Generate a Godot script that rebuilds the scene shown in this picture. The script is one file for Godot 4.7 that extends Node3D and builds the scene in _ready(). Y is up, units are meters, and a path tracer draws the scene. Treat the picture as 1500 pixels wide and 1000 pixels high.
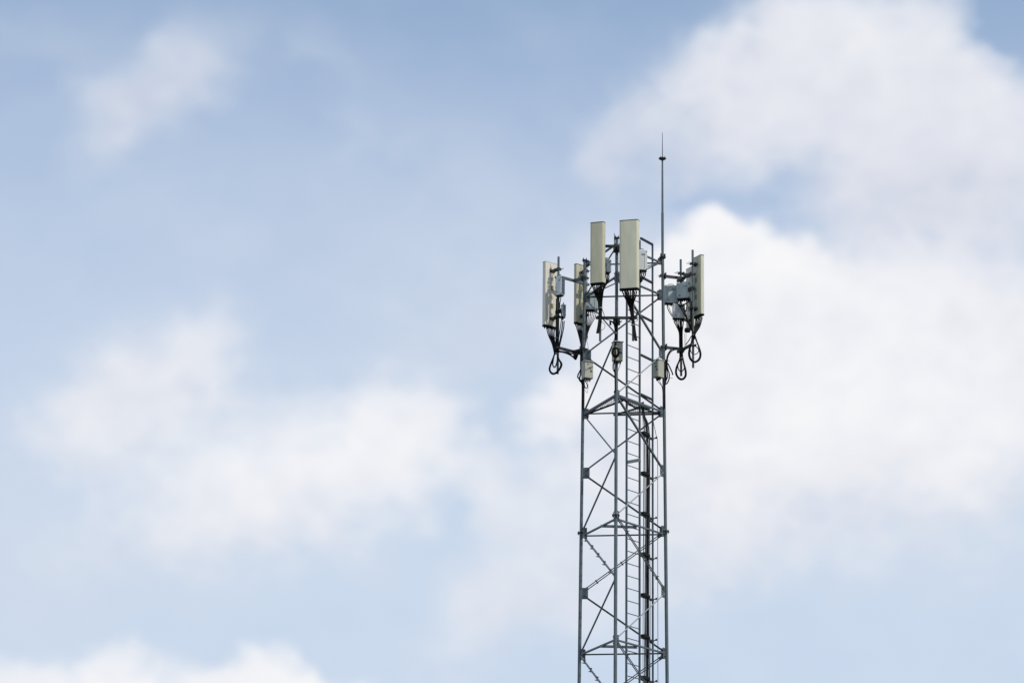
extends Node3D
# A triangular lattice telecom tower seen from below against a cloudy sky.

const TOP := -4.64          # bracing levels run downwards, 1.5 m each; level 0 is the flanged joint
const BASE := 12.0
var noise_soft := FastNoiseLite.new()
var noise_fine := FastNoiseLite.new()
var noise_wide := FastNoiseLite.new()
var clouds: Array = []
var mat := {}


func _ready() -> void:
	make_camera()
	make_sky()
	make_sun()
	make_materials()
	make_ground()
	make_tower()
	make_platform()
	make_ladder()
	make_cable_ladder()
	make_mast()
	make_mounts()
	make_antennas()
	make_radios()
	make_boxes()
	make_cables()


# ------------------------------------------------------------------ camera, sky, sun

func make_camera() -> void:
	var c := Camera3D.new()
	c.name = "camera"
	c.fov = 12.14491
	c.near = 0.5
	c.far = 9000.0
	c.position = Vector3(0, 1.6, 75.61419)
	c.rotation_order = EULER_ORDER_YXZ
	c.rotation_degrees = Vector3(16.45722, 2.03504, 0.69647)
	add_child(c)
	c.current = true


func cloud(az: float, el: float, rx: float, ry: float, turn: float, strength: float, sharp: float, tone: float) -> void:
	var t := deg_to_rad(turn)
	clouds.append([az, el, rx, ry, cos(t), sin(t), strength, sharp, tone])


func make_sky() -> void:
	noise_soft.seed = 11
	noise_soft.frequency = 0.42
	noise_soft.fractal_octaves = 4
	noise_soft.fractal_gain = 0.5
	noise_fine.seed = 5
	noise_fine.frequency = 0.95
	noise_fine.fractal_octaves = 3
	noise_fine.fractal_gain = 0.48
	noise_wide.seed = 29
	noise_wide.frequency = 1.7
	noise_wide.fractal_octaves = 5
	# the cloud masses: where they stand in the sky (degrees), how wide, how tilted, how thick, how crisp, how bright
	# small one high on the left
	cloud(-8.70, 20.85, 1.29, 0.59, 32, 0.44, 2.0, 0.42)
	cloud(-9.52, 20.45, 0.93, 0.46, 25, 0.18, 2.0, 0.35)
	cloud(-11.04, 21.46, 1.46, 0.49, 0, 0.13, 2.0, 0.2)
	cloud(-8.14, 21.32, 0.73, 0.44, 30, 0.22, 2.0, 0.4)
	# thin veils across the blue
	cloud(-5.62, 21.49, 0.98, 0.32, -35, 0.12, 2.0, 0.45)
	cloud(-2.85, 19.73, 1.34, 0.73, -20, 0.11, 2.0, 0.45)
	cloud(-5.07, 20.29, 0.73, 0.32, -30, 0.10, 2.0, 0.5)
	cloud(-6.58, 19.27, 2.68, 0.73, 10, 0.06, 2.0, 0.3)
	cloud(-3.72, 18.01, 3.66, 1.10, 0, 0.11, 2.0, 0.5)
	cloud(-2.41, 16.21, 2.07, 1.22, 20, 0.22, 2.0, 0.6)
	# great bank high on the right
	cloud(4.01, 21.16, 2.32, 1.40, 10, 0.95, 3.4, 0.60)
	cloud(3.70, 22.01, 1.16, 0.73, 10, 0.60, 3.8, 0.66)
	cloud(2.99, 22.27, 0.32, 0.41, 0, 0.35, 3.0, 0.60)
	cloud(2.33, 21.25, 1.16, 0.76, 35, 0.55, 3.4, 0.55)
	cloud(1.61, 21.44, 0.56, 0.41, 30, 0.30, 3.0, 0.50)
	cloud(5.81, 21.35, 1.34, 1.10, -20, 0.75, 3.2, 0.62)
	cloud(7.05, 20.10, 1.46, 1.28, -35, 0.80, 3.0, 0.58)
	cloud(5.01, 20.17, 1.95, 0.98, -10, 0.55, 2.6, 0.60)
	cloud(1.35, 20.24, 1.46, 0.76, 25, 0.46, 2.4, 0.36)
	cloud(0.25, 20.42, 0.61, 0.41, 30, 0.20, 2.4, 0.36)
	cloud(-0.27, 19.70, 0.68, 0.54, 30, 0.24, 2.2, 0.42)
	cloud(1.41, 19.39, 1.10, 0.37, 5, 0.16, 2.0, 0.38)
	cloud(5.75, 19.12, 1.83, 0.98, -12, 0.62, 2.6, 0.26)
	cloud(4.72, 18.61, 1.34, 0.73, 0, 0.36, 2.2, 0.24)
	cloud(6.86, 18.42, 1.34, 0.73, 0, 0.46, 2.4, 0.30)
	# clear gaps between the banks
	cloud(2.82, 19.27, 1.02, 0.49, -32, -0.16, 2.4, 0)
	cloud(3.64, 18.61, 0.80, 0.37, -20, -0.14, 2.4, 0)
	cloud(1.41, 19.02, 0.85, 0.32, 0, -0.30, 2.2, 0)
	cloud(7.18, 18.41, 0.61, 0.56, -20, -0.28, 2.2, 0)
	cloud(7.56, 21.99, 0.73, 0.85, -30, -0.60, 2.6, 0)
	cloud(6.22, 17.84, 1.46, 0.41, 0, -0.22, 2.2, 0)
	# the bright bank behind the tower and to the right of it
	cloud(1.78, 17.87, 1.12, 0.98, 5, 1.20, 6.0, 1.0)
	cloud(2.11, 18.35, 0.49, 0.46, 0, 0.60, 4.0, 1.0)
	cloud(2.93, 17.67, 1.12, 0.90, -12, 0.90, 5.5, 0.95)
	cloud(3.56, 17.30, 0.85, 0.73, -20, 0.6, 4.5, 0.86)
	cloud(3.41, 16.21, 3.17, 1.83, -5, 1.15, 3.6, 0.95)
	cloud(6.18, 16.63, 2.32, 1.52, 0, 1.00, 3.2, 0.78)
	cloud(1.26, 15.37, 1.83, 1.71, 0, 0.85, 2.6, 0.80)
	cloud(4.27, 14.98, 2.32, 1.16, 0, 0.85, 2.8, 1.08)
	cloud(6.63, 15.05, 1.95, 1.22, -5, 0.70, 2.2, 0.84)
	cloud(6.09, 13.62, 2.07, 1.10, 5, 0.26, 2.0, 0.55)
	cloud(4.49, 13.89, 2.19, 0.98, 0, 0.48, 2.1, 0.68)
	cloud(2.13, 13.43, 1.95, 1.02, 12, 0.40, 2.4, 0.58)
	cloud(0.25, 13.31, 1.83, 1.10, 0, 0.42, 2.2, 0.66)
	cloud(1.62, 12.22, 1.10, 0.41, 20, 0.22, 2.2, 0.60)
	cloud(-0.13, 16.71, 1.10, 1.58, 0, 0.40, 2.4, 0.70)
	cloud(-1.29, 15.37, 0.63, 0.54, 0, 0.85, 3.0, 0.98)
	cloud(-2.34, 15.36, 0.73, 0.85, 0, -0.22, 2.0, 0)
	cloud(-1.38, 14.45, 0.73, 0.32, 0, -0.22, 2.0, 0)
	cloud(-1.15, 16.47, 0.73, 0.49, 0, -0.14, 2.0, 0)
	cloud(-0.50, 14.40, 1.10, 0.61, 0, 0.30, 2.2, 0.72)
	cloud(-1.87, 13.54, 0.98, 1.10, -40, 0.34, 2.2, 0.70)
	cloud(-2.23, 11.83, 1.34, 0.67, 25, 0.42, 2.2, 0.66)
	cloud(-0.74, 11.85, 1.46, 0.61, 0, 0.30, 2.2, 0.60)
	# the pale clouds low on the left
	cloud(-8.76, 15.36, 1.52, 0.95, 25, 0.78, 2.6, 0.72)
	cloud(-7.72, 16.07, 0.59, 0.85, 15, 0.36, 2.8, 0.74)
	cloud(-10.05, 15.12, 1.16, 0.51, 20, 0.30, 2.2, 0.62)
	cloud(-9.52, 14.42, 0.98, 0.56, 10, 0.30, 2.2, 0.66)
	cloud(-5.89, 14.07, 2.32, 1.04, 10, 0.95, 2.8, 0.92)
	cloud(-3.85, 15.06, 1.02, 0.59, -14, 0.56, 3.0, 0.92)
	cloud(-3.02, 14.74, 0.49, 0.32, -30, 0.2, 2.4, 0.8)
	cloud(-4.26, 13.98, 0.85, 0.73, 60, 0.26, 2.2, 0.82)
	cloud(-3.19, 13.46, 0.56, 0.73, -20, -0.22, 2.0, 0)
	cloud(-7.73, 13.16, 1.34, 0.61, 10, 0.44, 2.2, 0.68)
	cloud(-6.47, 12.84, 1.83, 0.51, 0, 0.30, 2.2, 0.62)
	cloud(-10.02, 12.23, 1.95, 0.85, 0, 0.24, 2.0, 0.35)
	cloud(-2.45, 14.14, 0.49, 0.61, 40, 0.34, 2.6, 0.78)
	# the bank that rises at the bottom left
	cloud(-10.39, 9.94, 1.83, 0.68, 0, 0.80, 4.0, 0.78)
	cloud(-8.81, 9.97, 1.58, 0.73, -4, 0.90, 4.5, 0.82)
	cloud(-7.35, 9.80, 1.58, 0.71, 0, 0.80, 4.0, 0.84)
	cloud(-6.19, 9.97, 1.10, 0.73, -12, 0.95, 5.0, 0.95)
	cloud(-5.27, 9.78, 0.98, 0.63, -20, 0.85, 4.5, 0.90)
	cloud(-7.69, 9.19, 4.02, 0.85, 0, 0.90, 3.0, 0.80)
	# everything further off is computed from the same noise
	var whole := Image.create_empty(1024, 512, false, Image.FORMAT_RGBF)
	for y in 512:
		for x in 1024:
			whole.set_pixel(x, y, sky_color(wrapf((x + 0.5) / 1024.0 * 360.0, -180.0, 180.0), 90.0 - (y + 0.5) / 512.0 * 180.0))
	whole.resize(4096, 2048, Image.INTERPOLATE_CUBIC)
	var from_x := int(-16.0 / 360.0 * 4096.0)
	var to_x := int(12.0 / 360.0 * 4096.0)
	var from_y := int((90.0 - 26.0) / 180.0 * 2048.0)
	var to_y := int((90.0 - 7.0) / 180.0 * 2048.0)
	for y in range(from_y, to_y):
		for x in range(from_x, to_x):
			whole.set_pixel(posmod(x, 4096), y, sky_color((x + 0.5) / 4096.0 * 360.0, 90.0 - (y + 0.5) / 2048.0 * 180.0))
	for y in 2048:
		for x in range(-10, 10):
			whole.set_pixel(posmod(x, 4096), y, sky_color((x + 0.5) / 4096.0 * 360.0, 90.0 - (y + 0.5) / 2048.0 * 180.0))
	var sky_material := PanoramaSkyMaterial.new()
	sky_material.panorama = ImageTexture.create_from_image(whole)
	var sky := Sky.new()
	sky.sky_material = sky_material
	var env := Environment.new()
	env.background_mode = Environment.BG_SKY
	env.sky = sky
	env.tonemap_mode = Environment.TONE_MAPPER_LINEAR
	env.tonemap_exposure = 1.0
	env.sdfgi_enabled = true
	env.ssao_enabled = true
	env.ssil_enabled = true
	var world := WorldEnvironment.new()
	world.name = "world_environment"
	world.environment = env
	add_child(world)


func blue_at(el: float, az: float) -> Color:
	# clear air, paler towards the horizon (as seen, in sRGB)
	var stops := [[0.0, Color8(214, 223, 234)], [10.0, Color8(200, 216, 236)], [13.0, Color8(202, 217, 236)], [16.0, Color8(194, 210, 232)], [18.5, Color8(182, 200, 226)], [20.5, Color8(167, 188, 218)], [22.5, Color8(149, 174, 207)], [30.0, Color8(128, 160, 203)], [50.0, Color8(104, 140, 190)], [90.0, Color8(88, 124, 176)]]
	var c: Color = stops[0][1]
	for i in stops.size() - 1:
		var a: float = stops[i][0]
		var b: float = stops[i + 1][0]
		if el >= a:
			var lo: Color = stops[i][1]
			c = lo.lerp(stops[i + 1][1], clampf((el - a) / (b - a), 0.0, 1.0))
	return c


func sky_color(az: float, el: float) -> Color:
	var e := maxf(el, 0.0)
	var a := deg_to_rad(az)
	var r := deg_to_rad(e)
	var d := Vector3(sin(a) * cos(r), sin(r), -cos(a) * cos(r)) * 57.3
	var d3 := d * Vector3(1.0, 1.25, 1.0)
	var w1 := noise_soft.get_noise_3dv(d3)
	var w2 := noise_soft.get_noise_3dv(d3 + Vector3(91, 17, 43))
	var f1 := noise_fine.get_noise_3dv(d3)
	var f2 := noise_fine.get_noise_3dv(d3 + Vector3(31, 57, 13))
	var billow := 1.0 - absf(noise_soft.get_noise_3dv(d3 * 1.5 + Vector3(5, 71, 23))) * 2.2
	var cover := 0.0
	var tone := 0.03
	var weight := 0.05
	# the masses stand between azimuth -16 and 12, elevation 5 and 26
	var near := smoothstep(-21.0, -15.0, az) * (1.0 - smoothstep(11.0, 17.0, az)) * (1.0 - smoothstep(25.0, 30.0, e)) * smoothstep(2.0, 6.0, e)
	if near > 0.0:
		var x := az + w1 * 0.66 + f1 * 0.32
		var y := e + w2 * 0.44 + f2 * 0.24
		for b in clouds:
			var dx: float = x - b[0]
			var dy: float = y - b[1]
			if absf(dx) > 8.0 or absf(dy) > 6.0:
				continue
			var u: float = (dx * b[4] + dy * b[5]) / b[2]
			var v: float = (dy * b[4] - dx * b[5]) / b[3]
			var q := sqrt(u * u + v * v) * (1.06 - 0.10 * billow)
			if q > 2.4:
				continue
			var s: float = b[6] * exp(-0.9 * pow(q, b[7]))
			cover += s
			if s > 0.0:
				weight += s
				tone += s * (b[8] + 0.07 * clampf(v, -1.5, 1.5))
		tone /= weight
		cover += (f2 * 0.10 + w1 * 0.10) * clampf(cover * 3.0, 0.15, 1.0)
		cover += 0.05 * clampf(w2 + 0.4, 0.0, 1.0)
		cover *= near
	if near < 1.0:
		var g := noise_wide.get_noise_3dv(d * 0.03) + 0.35 * noise_wide.get_noise_3dv(d * 0.11 + Vector3(7, 3, 1)) + 0.16 * w1
		var far_cover := smoothstep(-0.22, 0.38, g) * 1.05
		cover = lerpf(far_cover, cover, near)
		tone = lerpf(0.62 + 0.5 * f1 + 0.4 * (g - 0.2), tone, near)
	var c := 1.0 - exp(-1.75 * maxf(cover, 0.0))
	c = clampf(c * 1.10, 0.0, 0.985)
	tone = clampf(0.03 + tone + 0.14 * w2 + 0.06 * f1 + 0.12 * (billow - 0.72), 0.0, 1.1)
	var white := Color8(203, 209, 225).lerp(Color8(245, 245, 248), tone)
	var seen := blue_at(e, az).lerp(white, c)
	return seen.srgb_to_linear()


func make_sun() -> void:
	var sun := DirectionalLight3D.new()
	sun.name = "sun"
	sun.light_energy = 0.95
	sun.light_color = Color(1.0, 0.96, 0.90)
	sun.light_angular_distance = 1.0
	sun.shadow_enabled = true
	add_child(sun)
	sun.look_at_from_position(Vector3(5.2, 7.0, 3.3), Vector3.ZERO)


# ------------------------------------------------------------------ materials

func noise_texture(sd: int, freq: float, low: Color, high: Color, octaves := 4) -> NoiseTexture2D:
	var n := FastNoiseLite.new()
	n.seed = sd
	n.frequency = freq
	n.fractal_octaves = octaves
	var ramp := Gradient.new()
	ramp.set_color(0, low)
	ramp.set_color(1, high)
	var t := NoiseTexture2D.new()
	t.width = 512
	t.height = 512
	t.seamless = true
	t.noise = n
	t.color_ramp = ramp
	return t


func surface(key: String, albedo: Color, rough: float, metal := 0.0, low := 0.85, high := 1.1, scale := Vector3(2, 2, 2), freq := 0.02) -> StandardMaterial3D:
	var m := StandardMaterial3D.new()
	m.resource_name = key
	m.roughness = rough
	m.metallic = metal
	var a := Color(albedo.r * low, albedo.g * low, albedo.b * low)
	var b := Color(minf(albedo.r * high, 1.0), minf(albedo.g * high, 1.0), minf(albedo.b * high, 1.0))
	m.albedo_texture = noise_texture(key.hash() % 1000, freq, a, b)
	m.uv1_triplanar = true
	m.uv1_scale = scale
	mat[key] = m
	return m


func make_materials() -> void:
	surface("galvanised_steel", Color8(93, 106, 114), 0.55, 0.35, 0.88, 1.08, Vector3(0.9, 0.45, 0.9))
	surface("worn_steel", Color8(140, 150, 156), 0.5, 0.35, 0.85, 1.1)  # lighter steel: sun highlights on some diagonals put into the colour, not wear
	surface("dull_steel", Color8(54, 61, 67), 0.6, 0.3, 0.8, 1.15, Vector3(1.5, 1.0, 1.5))
	surface("bright_steel", Color8(186, 193, 198), 0.45, 0.4, 0.85, 1.1)
	surface("black_cable", Color8(13, 14, 16), 0.6, 0.0, 0.7, 1.4).metallic_specular = 0.25
	surface("grey_cable", Color8(70, 78, 88), 0.6, 0.0, 0.8, 1.2)
	surface("black_plastic", Color8(20, 21, 22), 0.65, 0.0, 0.8, 1.3).metallic_specular = 0.3
	surface("radome", Color8(206, 206, 188), 0.55, 0.0, 0.955, 1.03, Vector3(1.2, 0.3, 1.2), 0.008)
	surface("radome_green", Color8(192, 191, 168), 0.55, 0.0, 0.94, 1.04, Vector3(1.3, 0.3, 1.3), 0.008)
	surface("radome_white", Color8(224, 221, 210), 0.5, 0.0, 0.95, 1.02, Vector3(1.3, 0.3, 1.3), 0.008)
	surface("grey_plastic", Color8(208, 214, 217), 0.5, 0.0, 0.95, 1.04)
	surface("grey_plastic_blue", Color8(180, 192, 195), 0.5, 0.0, 0.94, 1.05)
	surface("fin_metal", Color8(120, 140, 160), 0.5, 0.2, 0.9, 1.1)
	surface("box_paint", Color8(172, 174, 164), 0.55, 0.0, 0.93, 1.05, Vector3(2, 0.8, 2))
	surface("label_print", Color8(72, 78, 72), 0.7)
	surface("worn_label", Color8(140, 138, 108), 0.7)
	surface("grating_steel", Color8(92, 102, 112), 0.55, 0.35)
	surface("concrete", Color8(150, 147, 140), 0.9, 0.0, 0.75, 1.1)
	surface("meadow", Color8(84, 88, 62), 0.95, 0.0, 0.6, 1.25, Vector3(0.05, 0.05, 0.05), 0.03)
	surface("white_tie", Color8(150, 156, 160), 0.6)


# ------------------------------------------------------------------ building helpers

func numbered(called: String, parent: Node) -> String:
	if not parent.has_node(called):
		return called
	var k := 1
	while parent.has_node("%s_%03d" % [called, k]):
		k += 1
	return "%s_%03d" % [called, k]


func thing(called: String, label: String, category: String, at: Vector3, turn := 0.0, group := "") -> Node3D:
	var o := Node3D.new()
	o.name = numbered(called, self)
	add_child(o, true)
	o.position = at
	o.rotation.y = turn
	o.set_meta("label", label)
	o.set_meta("category", category)
	if group != "":
		o.set_meta("group", group)
	return o


func start() -> SurfaceTool:
	var st := SurfaceTool.new()
	st.begin(Mesh.PRIMITIVE_TRIANGLES)
	return st


func part(called: String, st: SurfaceTool, material: String, parent: Node) -> MeshInstance3D:
	st.generate_normals()
	var o := MeshInstance3D.new()
	o.mesh = st.commit()
	o.material_override = mat[material]
	o.name = numbered(called, parent)
	parent.add_child(o, true)
	if called == "bolt":
		o.set_meta("kind", "stuff")
	return o


func quad(st: SurfaceTool, a: Vector3, b: Vector3, c: Vector3, d: Vector3) -> void:
	for p in [a, b, c, a, c, d]:
		st.add_vertex(p)


func hexa(st: SurfaceTool, o: Vector3, x: Vector3, y: Vector3, z: Vector3) -> void:
	# a box with centre o and half axes x, y, z
	st.set_smooth_group(-1)
	quad(st, o - x + y + z, o + x + y + z, o + x - y + z, o - x - y + z)
	quad(st, o + x + y - z, o - x + y - z, o - x - y - z, o + x - y - z)
	quad(st, o + x + y + z, o + x + y - z, o + x - y - z, o + x - y + z)
	quad(st, o - x + y - z, o - x + y + z, o - x - y + z, o - x - y - z)
	quad(st, o - x + y - z, o + x + y - z, o + x + y + z, o - x + y + z)
	quad(st, o - x - y + z, o + x - y + z, o + x - y - z, o - x - y - z)


func block(st: SurfaceTool, o: Vector3, size: Vector3) -> void:
	hexa(st, o, Vector3(size.x / 2, 0, 0), Vector3(0, size.y / 2, 0), Vector3(0, 0, size.z / 2))


func soft_block(st: SurfaceTool, o: Vector3, size: Vector3, r: float) -> void:
	# a box with its edges bevelled
	st.set_smooth_group(-1)
	var h := size / 2.0
	var i := h - Vector3(r, r, r)
	for s in [-1.0, 1.0]:
		var fs: float = s
		face(st, o, Vector3(0, 0, h.z * fs), Vector3(i.x, 0, 0), Vector3(0, i.y, 0), fs)
		face(st, o, Vector3(h.x * fs, 0, 0), Vector3(0, 0, -i.z), Vector3(0, i.y, 0), fs)
		face(st, o, Vector3(0, h.y * fs, 0), Vector3(i.x, 0, 0), Vector3(0, 0, -i.z), fs)
		for q in [-1.0, 1.0]:
			var fq: float = q
			bevel(st, o + Vector3(i.x * fs, 0, h.z * fq), o + Vector3(h.x * fs, 0, i.z * fq), Vector3(0, i.y, 0))
			bevel(st, o + Vector3(0, i.y * fs, h.z * fq), o + Vector3(0, h.y * fs, i.z * fq), Vector3(i.x, 0, 0))
			bevel(st, o + Vector3(i.x * fs, h.y * fq, 0), o + Vector3(h.x * fs, i.y * fq, 0), Vector3(0, 0, i.z))
			for p in [-1.0, 1.0]:
				var k := Vector3(fs, fq, p)
				st.add_vertex(o + Vector3(h.x, i.y, i.z) * k)
				st.add_vertex(o + Vector3(i.x, h.y, i.z) * k)
				st.add_vertex(o + Vector3(i.x, i.y, h.z) * k)


func face(st: SurfaceTool, o: Vector3, n: Vector3, x: Vector3, y: Vector3, s: float) -> void:
	var c := o + n
	if s > 0.0:
		quad(st, c - x + y, c + x + y, c + x - y, c - x - y)
	else:
		quad(st, c + x + y, c - x + y, c - x - y, c + x - y)


func bevel(st: SurfaceTool, a: Vector3, b: Vector3, y: Vector3) -> void:
	quad(st, a + y, b + y, b - y, a - y)


func bar(st: SurfaceTool, a: Vector3, b: Vector3, w: float, h: float, up := Vector3.UP) -> void:
	var d := (b - a) / 2.0
	var side := d.cross(up).normalized()
	if side.length() < 0.5:
		side = d.cross(Vector3.RIGHT).normalized()
	var top := side.cross(d).normalized()
	hexa(st, (a + b) / 2.0, side * w / 2.0, top * h / 2.0, -d)


func angle_bar(st: SurfaceTool, a: Vector3, b: Vector3, w: float, t: float, n: Vector3) -> void:
	# rolled angle section: one flange in the plane whose normal is n, the other standing along n
	var d := (b - a).normalized()
	var side := d.cross(n).normalized()
	var out := side.cross(d).normalized()
	hexa(st, (a + b) / 2.0, side * w / 2.0, out * t / 2.0, (a - b) / 2.0)
	var at := (a + b) / 2.0 + side * (w / 2.0 - t / 2.0) - out * (w / 2.0 + t / 2.0)
	hexa(st, at, side * t / 2.0, out * w / 2.0, (a - b) / 2.0)


func frame_of(d: Vector3) -> Array:
	var x := d.cross(Vector3.UP)
	if x.length() < 0.05:
		x = d.cross(Vector3.RIGHT)
	x = x.normalized()
	return [x, x.cross(d).normalized()]


func pipe(st: SurfaceTool, a: Vector3, b: Vector3, ra: float, rb := -1.0, n := 12) -> void:
	if rb < 0.0:
		rb = ra
	var f := frame_of((b - a).normalized())
	var x: Vector3 = f[0]
	var y: Vector3 = f[1]
	for i in n:
		var u := x * cos(TAU * i / n) + y * sin(TAU * i / n)
		var v := x * cos(TAU * (i + 1) / n) + y * sin(TAU * (i + 1) / n)
		st.set_smooth_group(1)
		quad(st, a + u * ra, b + u * rb, b + v * rb, a + v * ra)
		st.set_smooth_group(-1)
		for p in [b, b + v * rb, b + u * rb, a, a + u * ra, a + v * ra]:
			st.add_vertex(p)


func tube(st: SurfaceTool, points: Array, r: float, n := 6) -> void:
	var pts := PackedVector3Array()
	var last := points.size() - 1
	for i in last:
		var p0: Vector3 = points[maxi(i - 1, 0)]
		var p1: Vector3 = points[i]
		var p2: Vector3 = points[i + 1]
		var p3: Vector3 = points[mini(i + 2, last)]
		for k in 5:
			pts.append(p1.cubic_interpolate(p2, p0, p3, k / 5.0))
	pts.append(points[last])
	var x := Vector3.ZERO
	var rings: Array = []
	for i in pts.size():
		var d := (pts[mini(i + 1, pts.size() - 1)] - pts[maxi(i - 1, 0)]).normalized()
		if i == 0:
			x = frame_of(d)[0]
		x = (x - d * x.dot(d)).normalized()
		var y := x.cross(d).normalized()
		var ring := PackedVector3Array()
		for k in n:
			ring.append(pts[i] + (x * cos(TAU * k / n) + y * sin(TAU * k / n)) * r)
		rings.append(ring)
	st.set_smooth_group(1)
	for i in rings.size() - 1:
		for k in n:
			quad(st, rings[i][k], rings[i + 1][k], rings[i + 1][(k + 1) % n], rings[i][(k + 1) % n])
	st.set_smooth_group(-1)
	for k in n - 2:
		for p in [rings[0][0], rings[0][k + 1], rings[0][k + 2]]:
			st.add_vertex(p)
		for p in [rings[-1][0], rings[-1][k + 2], rings[-1][k + 1]]:
			st.add_vertex(p)


func prism(st: SurfaceTool, outline: PackedVector2Array, y0: float, y1: float) -> void:
	# outline in x, z, extruded upwards
	var n := outline.size()
	for i in n:
		var a := outline[i]
		var b := outline[(i + 1) % n]
		st.set_smooth_group(1)
		quad(st, Vector3(a.x, y0, a.y), Vector3(a.x, y1, a.y), Vector3(b.x, y1, b.y), Vector3(b.x, y0, b.y))
	st.set_smooth_group(-1)
	for i in range(1, n - 1):
		for k in [0, i, i + 1]:
			st.add_vertex(Vector3(outline[k].x, y1, outline[k].y))
		for k in [0, i + 1, i]:
			st.add_vertex(Vector3(outline[k].x, y0, outline[k].y))


func rounded(w: float, d: float, rf: float, rb: float) -> PackedVector2Array:
	# plan of a radome: x across, z forwards
	var out := PackedVector2Array()
	for c in [[w / 2 - rf, d / 2 - rf, rf, 0.0], [-w / 2 + rf, d / 2 - rf, rf, 90.0], [-w / 2 + rb, -d / 2 + rb, rb, 180.0], [w / 2 - rb, -d / 2 + rb, rb, 270.0]]:
		for k in 7:
			var t := deg_to_rad(c[3] + 15.0 * k)
			out.append(Vector2(c[0] + c[2] * cos(t), c[1] + c[2] * sin(t)))
	return out


func bolt(st: SurfaceTool, at: Vector3, axis: Vector3, r: float, l: float) -> void:
	pipe(st, at - axis * l / 2.0, at + axis * l / 2.0, r, r, 6)


# ------------------------------------------------------------------ ground

func make_ground() -> void:
	var st := start()
	st.set_smooth_group(-1)
	quad(st, Vector3(-4000, 0, -4000), Vector3(4000, 0, -4000), Vector3(4000, 0, 4000), Vector3(-4000, 0, 4000))
	var o := part("ground", st, "meadow", self)
	o.set_meta("kind", "structure")
	o.set_meta("label", "flat grassy ground below the tower")


# ------------------------------------------------------------------ the tower

func level_height(i: float) -> float:
	return 19.29128 - 1.5 * i


func leg_at(k: int, i: float) -> Vector3:
	# k: -1 the leg on the left, 0 the near one, 1 the one on the right
	var a := -0.10047 + k * TAU / 3.0
	var r := 1.19038 + 0.00949 * 1.5 * i
	return Vector3(r * sin(a), level_height(i), r * cos(a))


func radial(k: int) -> Vector3:
	var a := -0.10047 + k * TAU / 3.0
	return Vector3(sin(a), 0, cos(a))


func face_normal(a: int, b: int) -> Vector3:
	return (radial(a) + radial(b)).normalized()


func brace(tower: Node3D, called: String, ka: int, ia: float, kb: int, ib: float, w: float, twin := false, clips := 0) -> MeshInstance3D:
	var a := leg_at(ka, ia)
	var b := leg_at(kb, ib)
	var n := face_normal(ka, kb)
	var d := (b - a).normalized()
	a += d * 0.09
	b -= d * 0.09
	var st := start()
	if twin:
		var half := 0.024 if ka != -1 else 0.015
		var side := d.cross(n).normalized() * half
		var rod := 0.0125 if ka != -1 else 0.0145
		pipe(st, a + side, b + side, rod, rod, 8)
		pipe(st, a - side, b - side, rod, rod, 8)
		for t in [0.03, 0.97]:
			hexa(st, a.lerp(b, t), side * 1.7, n * 0.006, d * 0.07)
	elif w < 0.02:
		pipe(st, a, b, w, w, 10)
	else:
		angle_bar(st, a, b, w, 0.006, n)
	var light := called == "diagonal_brace" and (w < 0.02 or (twin and ka == -1))  # these diagonals carry their sunlit highlight as a lighter steel colour
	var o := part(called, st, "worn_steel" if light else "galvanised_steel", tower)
	for c in clips:
		var at := a.lerp(b, (c + 0.62) / (clips + 0.15))
		var side := d.cross(n).normalized()
		var s2 := start()
		hexa(s2, at, side * 0.052, n * 0.014, d * 0.013)
		bolt(s2, at + side * 0.04 + n * 0.018, n, 0.010, 0.07)
		bolt(s2, at - side * 0.04 + n * 0.018, n, 0.010, 0.07)
		part("brace_clamp", s2, "dull_steel", o)
	return o


func plate(tower: Node3D, k: int, i: float, other: int, w: float, h: float) -> void:
	var a := leg_at(k, i)
	var to := leg_at(other, i) - a
	var d := to.normalized()
	var n := face_normal(k, other)
	var st := start()
	hexa(st, a + d * (0.034 + w / 2.0) - n * 0.010, d * w / 2.0, Vector3.UP * h / 2.0, n * 0.005)
	var o := part("gusset_plate", st, "galvanised_steel", tower)
	var s2 := start()
	for q in [-1.0, 1.0]:
		var fq: float = q
		bolt(s2, a + d * (w - 0.01) + Vector3.UP * fq * h * 0.30, n, 0.011, 0.05)
	part("bolt", s2, "dull_steel", o)


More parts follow.
